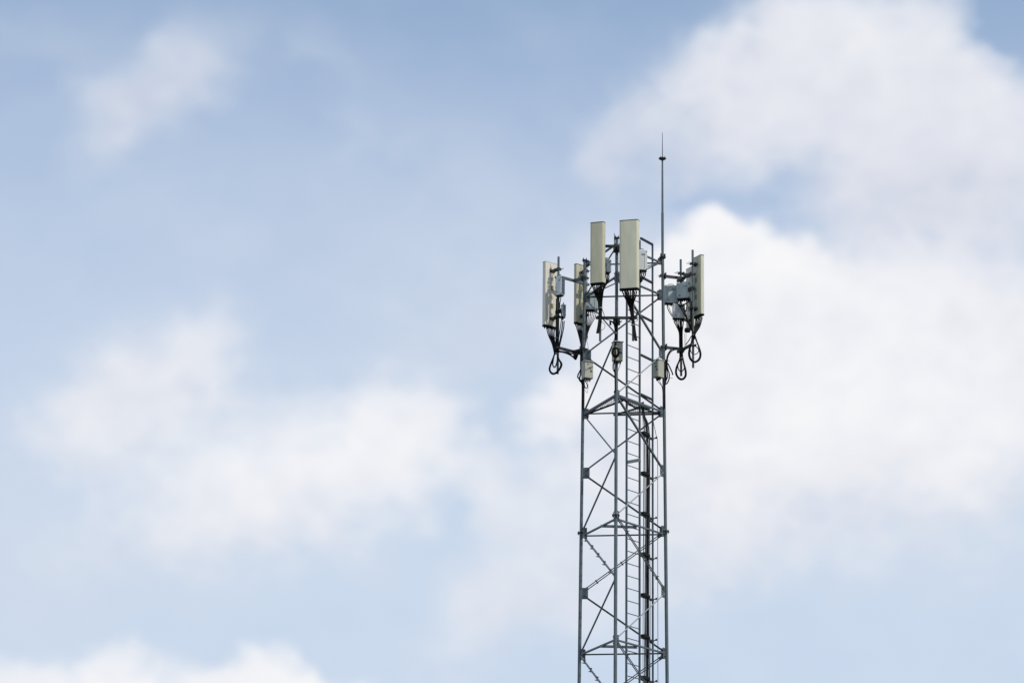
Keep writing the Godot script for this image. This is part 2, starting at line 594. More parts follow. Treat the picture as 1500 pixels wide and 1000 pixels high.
func make_tower() -> void:
	var tower := thing("lattice_tower", "tall triangular galvanised steel lattice tower with three pipe legs and zigzag bracing", "tower", Vector3.ZERO)
	# three legs, in lengths joined by bolted flanges
	var cuts := [TOP, 0.0, 4.0, 8.0, BASE + 0.62]
	for k in [-1, 0, 1]:
		for s in cuts.size() - 1:
			var a := leg_at(k, cuts[s])
			var b := leg_at(k, cuts[s + 1])
			var r := 0.039 + 0.003 * s
			var st := start()
			pipe(st, b, a, r, r, 20)
			var leg := part("leg", st, "galvanised_steel", tower)
			if s > 0:
				var fl := start()
				pipe(fl, a + Vector3(0, 0.003, 0), a + Vector3(0, 0.020, 0), 0.092, 0.092, 18)
				pipe(fl, a - Vector3(0, 0.020, 0), a - Vector3(0, 0.003, 0), 0.092, 0.092, 18)
				part("flange", fl, "dull_steel", leg)
				var bo := start()
				for q in 6:
					var at := a + Vector3(cos(TAU * q / 6.0), 0, sin(TAU * q / 6.0)) * 0.070
					bolt(bo, at, Vector3.UP, 0.011, 0.105)
				part("bolt", bo, "bright_steel", leg)
			else:
				var cap := start()
				pipe(cap, a, a + Vector3(0, 0.018, 0), 0.070, 0.070, 14)
				var fins := radial(k)
				hexa(cap, a - fins * 0.06 - Vector3(0, 0.09, 0), fins * 0.07, Vector3.UP * 0.085, fins.cross(Vector3.UP) * 0.006)
				part("top_plate", cap, "dull_steel", leg)
				var bo := start()
				for q in 4:
					var at := a + Vector3(cos(TAU * (q + 0.4) / 4.0), 0.012, sin(TAU * (q + 0.4) / 4.0)) * 0.052
					bolt(bo, at + Vector3(0, 0.02, 0), Vector3.UP, 0.010, 0.09)
				part("bolt", bo, "dull_steel", leg)
				if k == 0:
					var pin := start()
					pipe(pin, a + Vector3(-0.06, -0.2, 0.01), a + Vector3(-0.06, 0.13, 0.01), 0.011, 0.008, 8)
					part("pin", pin, "dull_steel", leg)
	# zigzag diagonals: left and near legs, left and right legs, near and right legs
	var i := -4
	while i < int(BASE):
		var even := (i % 2) == 0
		var strong := even and i >= 0
		var w := 0.040
		if even:
			brace(tower, "diagonal_brace", -1, i, 0, i + 1, w, strong, 5 if strong else 0)
			brace(tower, "diagonal_brace", 1, i, -1, i + 1, w, strong, 3 if strong else 0)
			brace(tower, "diagonal_brace", 0, i, 1, i + 1, w, strong, 3 if strong else 0)
		else:
			brace(tower, "diagonal_brace", 0, i, -1, i + 1, w)
			brace(tower, "diagonal_brace", -1, i, 1, i + 1, w)
			brace(tower, "diagonal_brace", 1, i, 0, i + 1, 0.0145)
		i += 1
	brace(tower, "diagonal_brace", 0, TOP + 0.12, -1, -4, 0.034)
	brace(tower, "diagonal_brace", 1, TOP + 0.06, -1, -4, 0.030)
	brace(tower, "diagonal_brace", 1, TOP + 0.06, 0, -4, 0.030)
	# horizontals
	for h in [TOP + 0.08, -4.0, -2.0, 0.05, 2.0, 4.05, 6.0, 8.05, 10.0, 12.0]:
		brace(tower, "horizontal_brace", -1, h, 0, h, 0.038)
		brace(tower, "horizontal_brace", 0, h, 1, h, 0.038)
		brace(tower, "horizontal_brace", -1, h, 1, h, 0.030)
	# inner braces that carry the ladder
	for h in [0.05, 2.0, 4.05, 6.0, 8.05, 10.0]:
		var a := leg_at(0, h).lerp(leg_at(-1, h), 0.36) + (leg_at(0, h) - leg_at(1, h)).normalized() * 0.10
		var b := leg_at(0, h).lerp(leg_at(1, h), 0.42)
		var st := start()
		angle_bar(st, a - Vector3(0, 0.04, 0), b - Vector3(0, 0.04, 0), 0.055, 0.006, Vector3(0, 0, 1))
		part("inner_brace", st, "galvanised_steel", tower)
	# gussets
	i = -4
	while i <= int(BASE):
		if (i % 2) == 0:
			for pair in [[-1, 0], [-1, 1], [0, 1], [0, -1], [1, 0], [1, -1]]:
				plate(tower, pair[0], i, pair[1], 0.11, 0.26)
		else:
			plate(tower, -1, i, 1, 0.155, 0.28)
			plate(tower, 0, i, -1, 0.085, 0.30)
			plate(tower, 1, i, 0, 0.15, 0.30)
		i += 1
	# concrete footings
	for k in [-1, 0, 1]:
		var f := leg_at(k, BASE + 0.62)
		var st := start()
		soft_block(st, Vector3(f.x, 0.16, f.z), Vector3(0.9, 0.36, 0.9), 0.02)
		part("concrete_footing", st, "concrete", tower)


func make_platform() -> void:
	var h := -1.97
	var l := leg_at(-1, h)
	var m := leg_at(0, h)
	var r := leg_at(1, h)
	var o := thing("rest_platform", "steel grating rest platform inside the tower below the small cabinets", "platform", Vector3(0, level_height(h), 0))
	var at := o.position
	# wedges of grating along the near-left and the rear side, a full bay round the ladder at the right
	var near_in := m.lerp(r, 0.24)
	var rear_in := r.lerp(l, 0.62)
	grating(o, [l.lerp(m, 0.05) - at, m.lerp(l, 0.06) - at, near_in + Vector3(-0.12, 0, -0.02) - at], 0)
	grating(o, [rear_in - at, r.lerp(l, 0.06) - at, r.lerp(m, 0.42) + Vector3(-0.10, 0, -0.1) - at], 1)
	grating(o, [m.lerp(r, 0.08) - at, m.lerp(r, 0.70) - at, m.lerp(r, 0.55) + Vector3(-0.20, 0, -0.14) - at], 2)


func grating(o: Node3D, tri: Array, n: int) -> void:
	var edge := start()
	for i in 3:
		var a: Vector3 = tri[i]
		var b: Vector3 = tri[(i + 1) % 3]
		bar(edge, a, b, 0.026, 0.042)
	var rim := part("platform_edge", edge, "dull_steel", o)
	var st := start()
	var a: Vector3 = tri[0]
	var b: Vector3 = tri[1]
	var c: Vector3 = tri[2]
	var low := minf(a.x, minf(b.x, c.x))
	var high := maxf(a.x, maxf(b.x, c.x))
	var x := low + 0.03
	while x < high - 0.01:
		var cuts: Array = []
		for e in [[a, b], [b, c], [c, a]]:
			var p: Vector3 = e[0]
			var q: Vector3 = e[1]
			if (p.x - x) * (q.x - x) < 0.0:
				cuts.append(p.lerp(q, (x - p.x) / (q.x - p.x)))
		if cuts.size() == 2:
			bar(st, cuts[0], cuts[1], 0.007, 0.028)
		x += 0.046
	for i in range(1, 6):
		var t := i / 6.0
		bar(st, a.lerp(c, t) + Vector3(0, 0.010, 0), b.lerp(c, t) + Vector3(0, 0.010, 0), 0.006, 0.008)
	var g := part("grating_bar", st, "grating_steel", rim)
	g.set_meta("kind", "stuff")


# ------------------------------------------------------------------ ladder, cable ladder, mast

func make_ladder() -> void:
	var a := Vector3(0.136, 20.354, 0.600)
	var b := Vector3(0.453, 20.465, 0.160)
	var top := Vector3(0.448, 26.516, 0.160)
	a.y = 0.3
	b.y = 0.3
	var o := thing("climbing_ladder", "slim steel climbing ladder running up inside the tower", "ladder", Vector3((a.x + b.x) / 2, 0.0, (a.z + b.z) / 2))
	var at := o.position
	var face_dir := (b - a).normalized()
	for p in [a, b]:
		var st := start()
		var q: Vector3 = p - at
		bar(st, q, Vector3(q.x, top.y, q.z), 0.046, 0.030, face_dir)
		part("stringer", st, "galvanised_steel", o)
	var y := 0.75
	while y < top.y - 0.3:
		var st := start()
		pipe(st, a - at + Vector3(0, y, 0), b - at + Vector3(0, y, 0), 0.0115, 0.0115, 8)
		part("rung", st, "galvanised_steel", o)
		y += 0.302
	var st := start()
	var sy := Vector3(0.284, 20.854, 0.400).y - 0.3
	var lift := face_dir.cross(Vector3.UP) * 0.03
	bar(st, a - at + lift + Vector3(0, sy - 0.11, 0), b - at + lift + Vector3(0, sy + 0.06, 0), 0.008, 0.080)
	part("splice_plate", st, "galvanised_steel", o)


func make_cable_ladder() -> void:
	var a := Vector3(0.477, 20.472, 0.130)
	var b := Vector3(0.774, 20.601, -0.380)
	var top := Vector3(0.779, 26.587, -0.380)
	var o := thing("cable_ladder", "vertical cable ladder with spaced cross arms beside the climbing ladder", "cable ladder", Vector3(b.x, 0, b.z))
	var at := o.position
	var st := start()
	bar(st, Vector3(0, 0.3, 0), Vector3(0, top.y, 0), 0.040, 0.030, (b - a))
	part("side_rail", st, "galvanised_steel", o)
	var first := Vector3(0.782, 26.605, -0.380).y
	for i in 27:
		var y := first - 0.02 - i * 1.002
		if y < 0.5:
			break
		var s2 := start()
		var l := Vector3(a.x, y, a.z) - at
		var r := Vector3(0, y, 0)
		bar(s2, l, r, 0.05, 0.045)
		var arm := part("cross_arm", s2, "dull_steel", o)
		if i >= 5:
			var d := (r - l)
			var s3 := start()
			bar(s3, l + d * 0.05 + Vector3(0, 0.040, 0), l + d * 0.62 + Vector3(0, 0.040, 0), 0.12, 0.055)
			bar(s3, l + d * 0.18 + Vector3(0, 0.075, 0), l + d * 0.52 + Vector3(0, 0.075, 0), 0.10, 0.03)
			part("cable_clamp", s3, "black_plastic", arm)
			var s4 := start()
			bar(s4, r, r + Vector3(0.075, 0.035, 0.02), 0.02, 0.02)
			pipe(s4, r + Vector3(0.065, 0.035, 0.02), r + Vector3(0.105, 0.035, 0.02), 0.026, 0.026, 8)
			part("wire_holder", s4, "black_plastic", arm)
	var run := thing("feeder_cable_run", "black feeder cables strapped in a bunch down the cable ladder", "cables", Vector3(b.x, 0, b.z))
	var dir := (b - a)
	for i in 8:
		var t := 0.17 + 0.078 * i
		var off := 0.022
		var pts: Array = []
		var side := Vector3(0.06, 0, 0.05)
		var y_top := Vector3(0.600, 21.532, 0.000).y
		pts.append(Vector3(0.466, 22.338, 0.200) + Vector3(0.012 * i, 0.01 * i, -0.02 * i) - at)
		pts.append(Vector3(0.516, 22.102, 0.120) + Vector3(0.008 * i, 0, -0.015 * i) - at)
		for k in 12:
			var y := y_top - k * 2.0
			if y < 0.2:
				break
			var wob := sin(i * 2.3 + k * 1.9) * 0.022
			pts.append(Vector3(a.x, y, a.z) + dir * (t + wob) + Vector3(0.6, 0, 0.8) * off - at)
		var s5 := start()
		tube(s5, pts, [0.006, 0.007, 0.009, 0.011, 0.020, 0.017, 0.013, 0.008][i], 7)
		part("cable", s5, "grey_cable" if i == 3 or i == 6 or i == 1 else "black_cable", run)
	var wire := thing("earth_wire", "thin bare wire hanging straight down beside the right leg", "wire", Vector3(b.x, 0, b.z))
	var s6 := start()
	tube(s6, [Vector3(0.787, 22.020, -0.340) - at, Vector3(0.853, 21.691, -0.340) - at, Vector3(0.894, 21.364, -0.340) - at, Vector3(0.893, 19.228, -0.340) - at, Vector3(0.895, 15.548, -0.340) - at, Vector3(0.12, 4.0, 0.04), Vector3(0.12, 0.2, 0.04)], 0.0075, 5)
	part("strand", s6, "dull_steel", wire)


func make_mast() -> void:
	var foot := leg_at(1, TOP)
	var head := Vector3(0.987, 28.857, -0.500)
	head.x = foot.x - 0.005
	head.z = foot.z
	var o := thing("lightning_mast", "tall thin pole with a lightning rod standing on the right leg", "lightning rod", foot + Vector3(0, 0.019, 0))
	var h := head.y - foot.y
	var st := start()
	pipe(st, Vector3(0, 0.016, 0), Vector3(0, h * 0.45, 0), 0.034, 0.034, 14)
	pipe(st, Vector3(0, h * 0.45, 0), Vector3(0, h, 0), 0.028, 0.021, 14)
	part("pole", st, "galvanised_steel", o)
	var s2 := start()
	pipe(s2, Vector3(0, 0, 0), Vector3(0, 0.016, 0), 0.085, 0.085, 16)
	for q in 3:
		var v := Vector3(cos(TAU * q / 3.0 + 0.3), 0, sin(TAU * q / 3.0 + 0.3))
		hexa(s2, v * 0.055 + Vector3(0, 0.055, 0), v * 0.022, Vector3.UP * 0.040, v.cross(Vector3.UP) * 0.005)
	part("base_flange", s2, "dull_steel", o)
	var s3 := start()
	pipe(s3, Vector3(0, h, 0), Vector3(0, h + 0.022, 0), 0.095, 0.095, 16)
	pipe(s3, Vector3(0, h - 0.04, 0), Vector3(0, h, 0), 0.03, 0.07, 12)
	for q in 4:
		bolt(s3, Vector3(0.072 * cos(TAU * (q + 0.5) / 4.0), h + 0.02, 0.072 * sin(TAU * (q + 0.5) / 4.0)), Vector3.UP, 0.009, 0.07)
	part("head_flange", s3, "dull_steel", o)
	var s4 := start()
	pipe(s4, Vector3(0, h + 0.022, 0), Vector3(0, Vector3(0.983, 29.559, -0.500).y - foot.y, 0), 0.011, 0.006, 8)
	part("rod", s4, "dull_steel", o)


# ------------------------------------------------------------------ antenna mounts

func mount(label: String, k: int, hub_top: Vector3, hub_low: Vector3, pipes: Array, leg_top: float, leg_low: float, over: float) -> void:
	# an arm from the leg to a cross bar at two heights, and the upright pipes that the antennas hang on
	var o := thing("antenna_mount", label, "mount", hub_low, 0.0, "antenna mounts on the tower legs")
	var at := o.position
	for q in 2:
		var hub: Vector3 = hub_top if q == 0 else hub_low
		var i := leg_top if q == 0 else leg_low
		var leg := leg_at(k, i)
		leg.y = hub.y
		var out := (hub - leg).normalized()
		var st := start()
		bar(st, leg + out * 0.05 - at, hub - out * 0.03 - at, 0.060, 0.062)
		var arm := part("arm", st, "dull_steel" if q == 1 or k != -1 else "galvanised_steel", o)  # darker steel puts the unlit underside of the arms into their colour
		var s2 := start()
		hexa(s2, leg + out * 0.055 - at, out * 0.010, Vector3.UP * 0.075, out.cross(Vector3.UP) * 0.085)
		hexa(s2, leg - out * 0.055 - at, out * 0.008, Vector3.UP * 0.03, out.cross(Vector3.UP) * 0.085)
		for s in [-1.0, 1.0]:
			var fs: float = s
			bolt(s2, leg + out.cross(Vector3.UP) * 0.066 * fs - at + Vector3(0, 0.012, 0), out, 0.009, 0.20)
		part("leg_clamp", s2, "dull_steel", arm)
		var pa: Vector3 = pipes[0][0]
		var pb: Vector3 = pipes[-1][0]
		var dir := (Vector3(pb.x, 0, pb.z) - Vector3(pa.x, 0, pa.z)).normalized()
		var a := Vector3(pa.x, hub.y, pa.z) - dir * over
		var b := Vector3(pb.x, hub.y, pb.z) + dir * over
		var back := dir.cross(Vector3.UP)
		if back.dot(out) > 0.0:
			back = -back
		var s3 := start()
		bar(s3, a + back * 0.066 - at, b + back * 0.066 - at, 0.058, 0.060)
		part("cross_bar", s3, "dull_steel" if q == 1 or k != -1 else "galvanised_steel", o)
		for p in pipes:
			var c := Vector3(p[0].x, hub.y, p[0].z)
			var s4 := start()
			hexa(s4, c - back * 0.036 - at, dir * 0.062, Vector3.UP * 0.028, back * 0.006)
			for s in [-1.0, 1.0]:
				var fs: float = s
				bolt(s4, c + dir * 0.046 * fs + back * 0.02 - at, back, 0.007, 0.16)
			part("pipe_clamp", s4, "dull_steel", o)
	for p in pipes:
		var s5 := start()
		pipe(s5, p[1] - at, Vector3(p[1].x, p[0].y, p[1].z) - at, 0.029, 0.029, 14)
		part("upright_pipe", s5, "galvanised_steel", o)


func make_mounts() -> void:
	# each pipe: top end, bottom end
	mount("antenna mount on the near leg, holding two upright pipes behind the middle panels", 0, Vector3(-0.123, 25.938, 1.460), Vector3(-0.119, 24.117, 1.460), [[Vector3(-0.519, 26.360, 1.530), Vector3(-0.508, 23.512, 1.530)], [Vector3(0.284, 26.361, 1.530), Vector3(0.286, 23.522, 1.530)]], -4.45, -3.2, 0.10)
	mount("antenna mount reaching out left from the left leg, one free pipe standing up", -1, Vector3(-1.234, 25.795, -0.900), Vector3(-1.222, 23.946, -0.900), [[Vector3(-1.591, 26.328, -0.580), Vector3(-1.568, 23.290, -0.580)], [Vector3(-0.907, 26.356, -1.220), Vector3(-0.897, 24.315, -1.220)]], -4.3, -3.1, 0.06)
	mount("antenna mount reaching out right from the right leg, two pipes standing up", 1, Vector3(1.609, 25.792, -0.680), Vector3(1.602, 23.950, -0.680), [[Vector3(1.783, 26.419, -0.300), Vector3(1.770, 23.375, -0.300)], [Vector3(1.495, 26.351, -0.860), Vector3(1.485, 23.324, -0.860)]], -4.4, -3.1, 0.07)


# ------------------------------------------------------------------ panel antennas

func antenna(label: String, at: Vector3, u: Vector3, w: float, d: float, h: float, tint: String, tie: Vector3) -> Node3D:
	# u: the way it faces; tie: a point on the pipe that carries it
	u.y = 0.0
	u = u.normalized()
	var o := thing("panel_antenna", label, "antenna", at, atan2(u.x, u.z), "panel antennas round the tower top")
	var st := start()
	prism(st, rounded(w, d, minf(d * 0.45, 0.055), 0.016), 0.03, h - 0.018)
	part("radome", st, tint, o)
	var s2 := start()
	prism(s2, rounded(w + 0.006, d + 0.006, minf(d * 0.45, 0.055), 0.018), h - 0.018, h)
	part("top_cap", s2, "grey_plastic_blue" if tint == "radome_white" else "label_print", o)
	var s3 := start()
	prism(s3, rounded(w + 0.004, d + 0.004, minf(d * 0.45, 0.055), 0.018), 0.0, 0.03)
	part("bottom_cap", s3, "black_plastic", o)
	for i in 6:
		var s4 := start()
		var x := (i - 2.5) * w * 0.145
		pipe(s4, Vector3(x, -0.055, 0.02 if i % 2 else -0.03), Vector3(x, 0.0, 0.02 if i % 2 else -0.03), 0.013, 0.016, 8)
		part("connector", s4, "black_plastic", o)
	# a rail down the back with tilt marks
	var s5 := start()
	block(s5, Vector3(0, h * 0.5, -d / 2 - 0.008), Vector3(w * 0.24, h * 0.94, 0.014))
	var rail := part("rear_rail", s5, tint, o)
	for i in 5:
		var s6 := start()
		block(s6, Vector3(0, h * (0.18 + 0.14 * i), -d / 2 - 0.019), Vector3(w * 0.20, 0.09 + 0.03 * (i % 2), 0.006))
		part("sticker", s6, "worn_label" if i % 2 else "radome_green", rail)
	# two hinged brackets to the pipe
	var local := o.transform.affine_inverse() * tie
	for f in [0.12, 0.86]:
		var y: float = h * f
		var s7 := start()
		var p := Vector3(local.x, y, local.z)
		var b := Vector3(0, y, -d / 2 - 0.015)
		hexa(s7, b - Vector3(0, 0, 0.006), Vector3(0.075, 0, 0), Vector3(0, 0.035, 0), Vector3(0, 0, 0.008))
		for s in [-1.0, 1.0]:
			var fs: float = s
			bar(s7, b + Vector3(0.045 * fs, 0, 0), p + (b - p).normalized() * 0.035 + Vector3(0.04 * fs, 0, 0), 0.010, 0.05)
			bar(s7, p + Vector3(0.05 * fs, 0.0, 0.05), p + Vector3(0.05 * fs, 0.0, -0.16), 0.012, 0.012)
		hexa(s7, p - Vector3(0, 0, 0.042), Vector3(0.075, 0, 0), Vector3(0, 0.03, 0), Vector3(0, 0, 0.007))
		hexa(s7, p + Vector3(0, 0, 0.042), Vector3(0.075, 0, 0), Vector3(0, 0.03, 0), Vector3(0, 0, 0.007))
		part("bracket", s7, "dull_steel", o)
	return o


func make_antennas() -> void:
	antenna("narrower olive cream panel antenna facing out, left of the two middle ones", Vector3(-0.575, 24.856, 1.800), Vector3(-0.30, 0, 0.95), 0.355, 0.14, 1.57, "radome_green", Vector3(-0.515, 25.227, 1.530))
	antenna("widest cream panel antenna, right of the two middle ones, nearest the ladder top", Vector3(0.189, 24.707, 1.840), Vector3(-0.22, 0, 0.97), 0.470, 0.15, 1.76, "radome", Vector3(0.285, 25.228, 1.530))
	antenna("pale panel antenna seen from its back at the far left end", Vector3(-1.785, 24.552, -0.800), Vector3(-0.68, 0, -0.73), 0.420, 0.14, 1.68, "radome_white", Vector3(-1.585, 25.542, -0.580))
	antenna("olive panel antenna half hidden behind the left leg", Vector3(-1.025, 24.811, -1.420), Vector3(-0.68, 0, -0.73), 0.400, 0.12, 1.56, "radome_green", Vector3(-0.904, 25.744, -1.220))
	antenna("cream panel antenna seen edge on at the far right end", Vector3(1.913, 24.719, -0.420), Vector3(0.87, 0, -0.50), 0.420, 0.115, 1.56, "radome", Vector3(1.779, 25.459, -0.300))
	antenna("pale panel antenna mostly hidden behind the right free pipe and radio units", Vector3(1.759, 24.614, -1.100), Vector3(0.87, 0, -0.50), 0.360, 0.12, 1.60, "radome_white", Vector3(1.493, 25.635, -0.860))


# ------------------------------------------------------------------ remote radio units and boxes

func radio(label: String, at: Vector3, turn: float, w: float, h: float, d: float, tint: String, fins: int, ports: int, tie: Vector3) -> void:
	# at: middle of the underside
	var o := thing("radio_unit", label, "radio unit", at, deg_to_rad(turn), "remote radio units below the antennas")
	var st := start()
	soft_block(st, Vector3(0, h / 2 + 0.02, 0), Vector3(w, h, d), 0.012)
	part("housing", st, tint, o)
	for i in fins:
		var s2 := start()
		block(s2, Vector3(w / 2 + 0.012, h / 2 + 0.02, d * ((i + 0.5) / fins - 0.5)), Vector3(0.024, h * 0.92, 0.006))
		part("cooling_fin", s2, "fin_metal", o)
	var s3 := start()
	block(s3, Vector3(0, 0.012, 0), Vector3(w * 0.94, 0.024, d * 0.9))
	part("port_plate", s3, "black_plastic", o)
	for i in ports:
		var s4 := start()
		var x := w * 0.84 * ((i + 0.5) / ports - 0.5)
		pipe(s4, Vector3(x, -0.055, d * 0.18), Vector3(x, 0.001, d * 0.18), 0.015, 0.018, 8)
		part("connector", s4, "black_plastic", o)
	var s5 := start()
	tube(s5, [Vector3(-w * 0.2, h + 0.015, 0), Vector3(-w * 0.18, h + 0.055, 0), Vector3(w * 0.18, h + 0.055, 0), Vector3(w * 0.2, h + 0.015, 0)], 0.008, 6)
	part("handle", s5, "dull_steel", o)
	var s6 := start()
	for x in [-0.3, 0.3]:
		var fx: float = x
		bar(s6, Vector3(w * fx, h * 0.12, d / 2 + 0.003), Vector3(w * fx, h * 0.86, d / 2 + 0.003), 0.004, 0.012, Vector3.BACK)
	part("front_rib", s6, tint, o)
	for l in [[0.18, 0.80, 0.30, 0.08], [-0.28, 0.22, 0.18, 0.10]]:
		var s8 := start()
		block(s8, Vector3(w * l[0], h * l[1], d / 2 + 0.002), Vector3(w * l[2], h * l[3], 0.004))
		part("sticker", s8, "fin_metal", o)
	var s9 := start()
	for x in [-1.0, 1.0]:
		var fx: float = x
		for y in [0.10, 0.94]:
			bolt(s9, Vector3(w * 0.44 * fx, h * y, d / 2 + 0.002), Vector3.BACK, 0.012, 0.012)
	part("bolt", s9, "dull_steel", o)
	var s7 := start()
	var p := o.transform.affine_inverse() * tie
	p.y = h * 0.55
	var q := Vector3(clampf(p.x, -w * 0.4, w * 0.4), p.y, clampf(p.z, -d * 0.4, d * 0.4))
	if (p - q).length() > 0.02:
		bar(s7, q, p, 0.05, 0.10)
		block(s7, p, Vector3(0.09, 0.07, 0.09))
		part("bracket", s7, "dull_steel", o)


func make_radios() -> void:
	var left_pipe := Vector3(-1.585, 25.542, -0.580)
	radio("light grey radio unit with dark ribbed side, on the far left pipe", Vector3(-1.532, 25.243, -0.420), -32.0, 0.185, 0.50, 0.13, "grey_plastic", 5, 3, left_pipe)
	radio("small blue grey radio unit, lower one on the far left pipe", Vector3(-1.437, 24.710, -0.500), -50.0, 0.06, 0.33, 0.10, "grey_plastic_blue", 3, 2, Vector3(-1.580, 24.920, -0.580))
	radio("blue grey radio unit just behind the left leg", Vector3(-0.751, 25.078, -1.120), 0.0, 0.32, 0.46, 0.16, "grey_plastic_blue", 4, 6, Vector3(-0.902, 25.386, -1.220))
	radio("small grey radio unit behind the narrower middle antenna", Vector3(-0.357, 25.273, 1.360), 35.0, 0.15, 0.34, 0.13, "grey_plastic", 4, 3, Vector3(-0.516, 25.401, 1.530))
	radio("light grey radio unit showing behind the widest middle antenna", Vector3(0.471, 25.314, 1.400), 8.0, 0.30, 0.52, 0.14, "grey_plastic", 0, 5, Vector3(0.285, 25.402, 1.530))
	radio("broad blue grey radio unit touching the right leg", Vector3(1.235, 25.153, -0.800), 10.0, 0.32, 0.47, 0.15, "grey_plastic_blue", 4, 3, Vector3(1.492, 25.457, -0.860))
	radio("grey radio unit above a tangle of cables between the right pipes", Vector3(1.553, 25.203, -0.560), -14.0, 0.34, 0.41, 0.17, "grey_plastic_blue", 0, 6, Vector3(1.778, 25.282, -0.300))
	radio("grey radio unit hanging lowest between the right leg and pipes", Vector3(1.422, 24.708, -0.620), 6.0, 0.30, 0.38, 0.13, "grey_plastic", 0, 5, Vector3(1.490, 25.012, -0.860))


func cabinet(label: String, at: Vector3, turn: float, w: float, h: float, d: float, tie: Vector3) -> void:
	var o := thing("junction_box", label, "junction box", at, deg_to_rad(turn), "junction boxes on the tower legs")
	var st := start()
	soft_block(st, Vector3(0, h / 2, 0), Vector3(w, h, d), 0.008)
	part("case", st, "box_paint", o)
	var s2 := start()
	soft_block(s2, Vector3(0, h * 0.5 - 0.01, d / 2 + 0.009), Vector3(w * 0.94, h * 0.93, 0.018), 0.006)
	var door := part("door", s2, "box_paint", o)
	for l in [[-0.12, 0.84, 0.035, 0.02], [0.12, 0.62, 0.05, 0.035], [0.24, 0.44, 0.05, 0.05]]:
		var s3 := start()
		block(s3, Vector3(w * l[0], h * l[1], d / 2 + 0.021), Vector3(l[2], l[3], 0.006))
		part("sticker", s3, "label_print", door)
	var s4 := start()
	block(s4, Vector3(0, h + 0.010, 0.012), Vector3(w + 0.02, 0.016, d + 0.05))
	part("lid", s4, "bright_steel", o)
	for i in 4:
		var s5 := start()
		var x := w * 0.8 * ((i + 0.5) / 4.0 - 0.5)
		pipe(s5, Vector3(x, -0.06, 0), Vector3(x, 0.002, 0), 0.014, 0.020, 8)
		part("cable_gland", s5, "black_plastic", o)
	var s6 := start()
	var p := o.transform.affine_inverse() * tie
	for f in [0.25, 0.8]:
		var y: float = h * f
		bar(s6, Vector3(0, y, -d * 0.4), Vector3(p.x, y, p.z), 0.10, 0.03)
	part("bracket", s6, "dull_steel", o)


func make_boxes() -> void:
	cabinet("grey metal junction box with dark stickers on the left leg", Vector3(-0.838, 23.137, -0.500), 27.0, 0.245, 0.42, 0.17, leg_at(-1, -2.7))
	cabinet("grey junction box on the near leg behind a black cable coil", Vector3(-0.094, 23.060, 1.320), 20.0, 0.23, 0.47, 0.15, leg_at(0, -2.3))
	cabinet("grey junction box in shade on the right leg", Vector3(0.918, 23.120, -0.330), -44.0, 0.20, 0.43, 0.20, leg_at(1, -2.7))


# ------------------------------------------------------------------ cables

var run_root: Node3D


func bunch(label: String, at: Vector3, group := "jumper cable bundles below the antennas") -> void:
	run_root = thing("jumper_cable_bundle", label, "cables", at, 0.0, group)


func cable(points: Array, r := 0.011, called := "cable", material := "black_cable") -> void:
	var pts: Array = []
	for p in points:
		pts.append(p - run_root.position)
	var st := start()
	tube(st, pts, r * (1.35 if points.size() > 6 else 1.12), 7)
	part(called, st, material, run_root)


func tie_band(at: Vector3, r: float) -> void:
	var st := start()
	pipe(st, at - run_root.position - Vector3(0, 0.009, 0), at - run_root.position + Vector3(0, 0.009, 0), r, r, 12)
	part("tie_band", st, "white_tie", run_root)


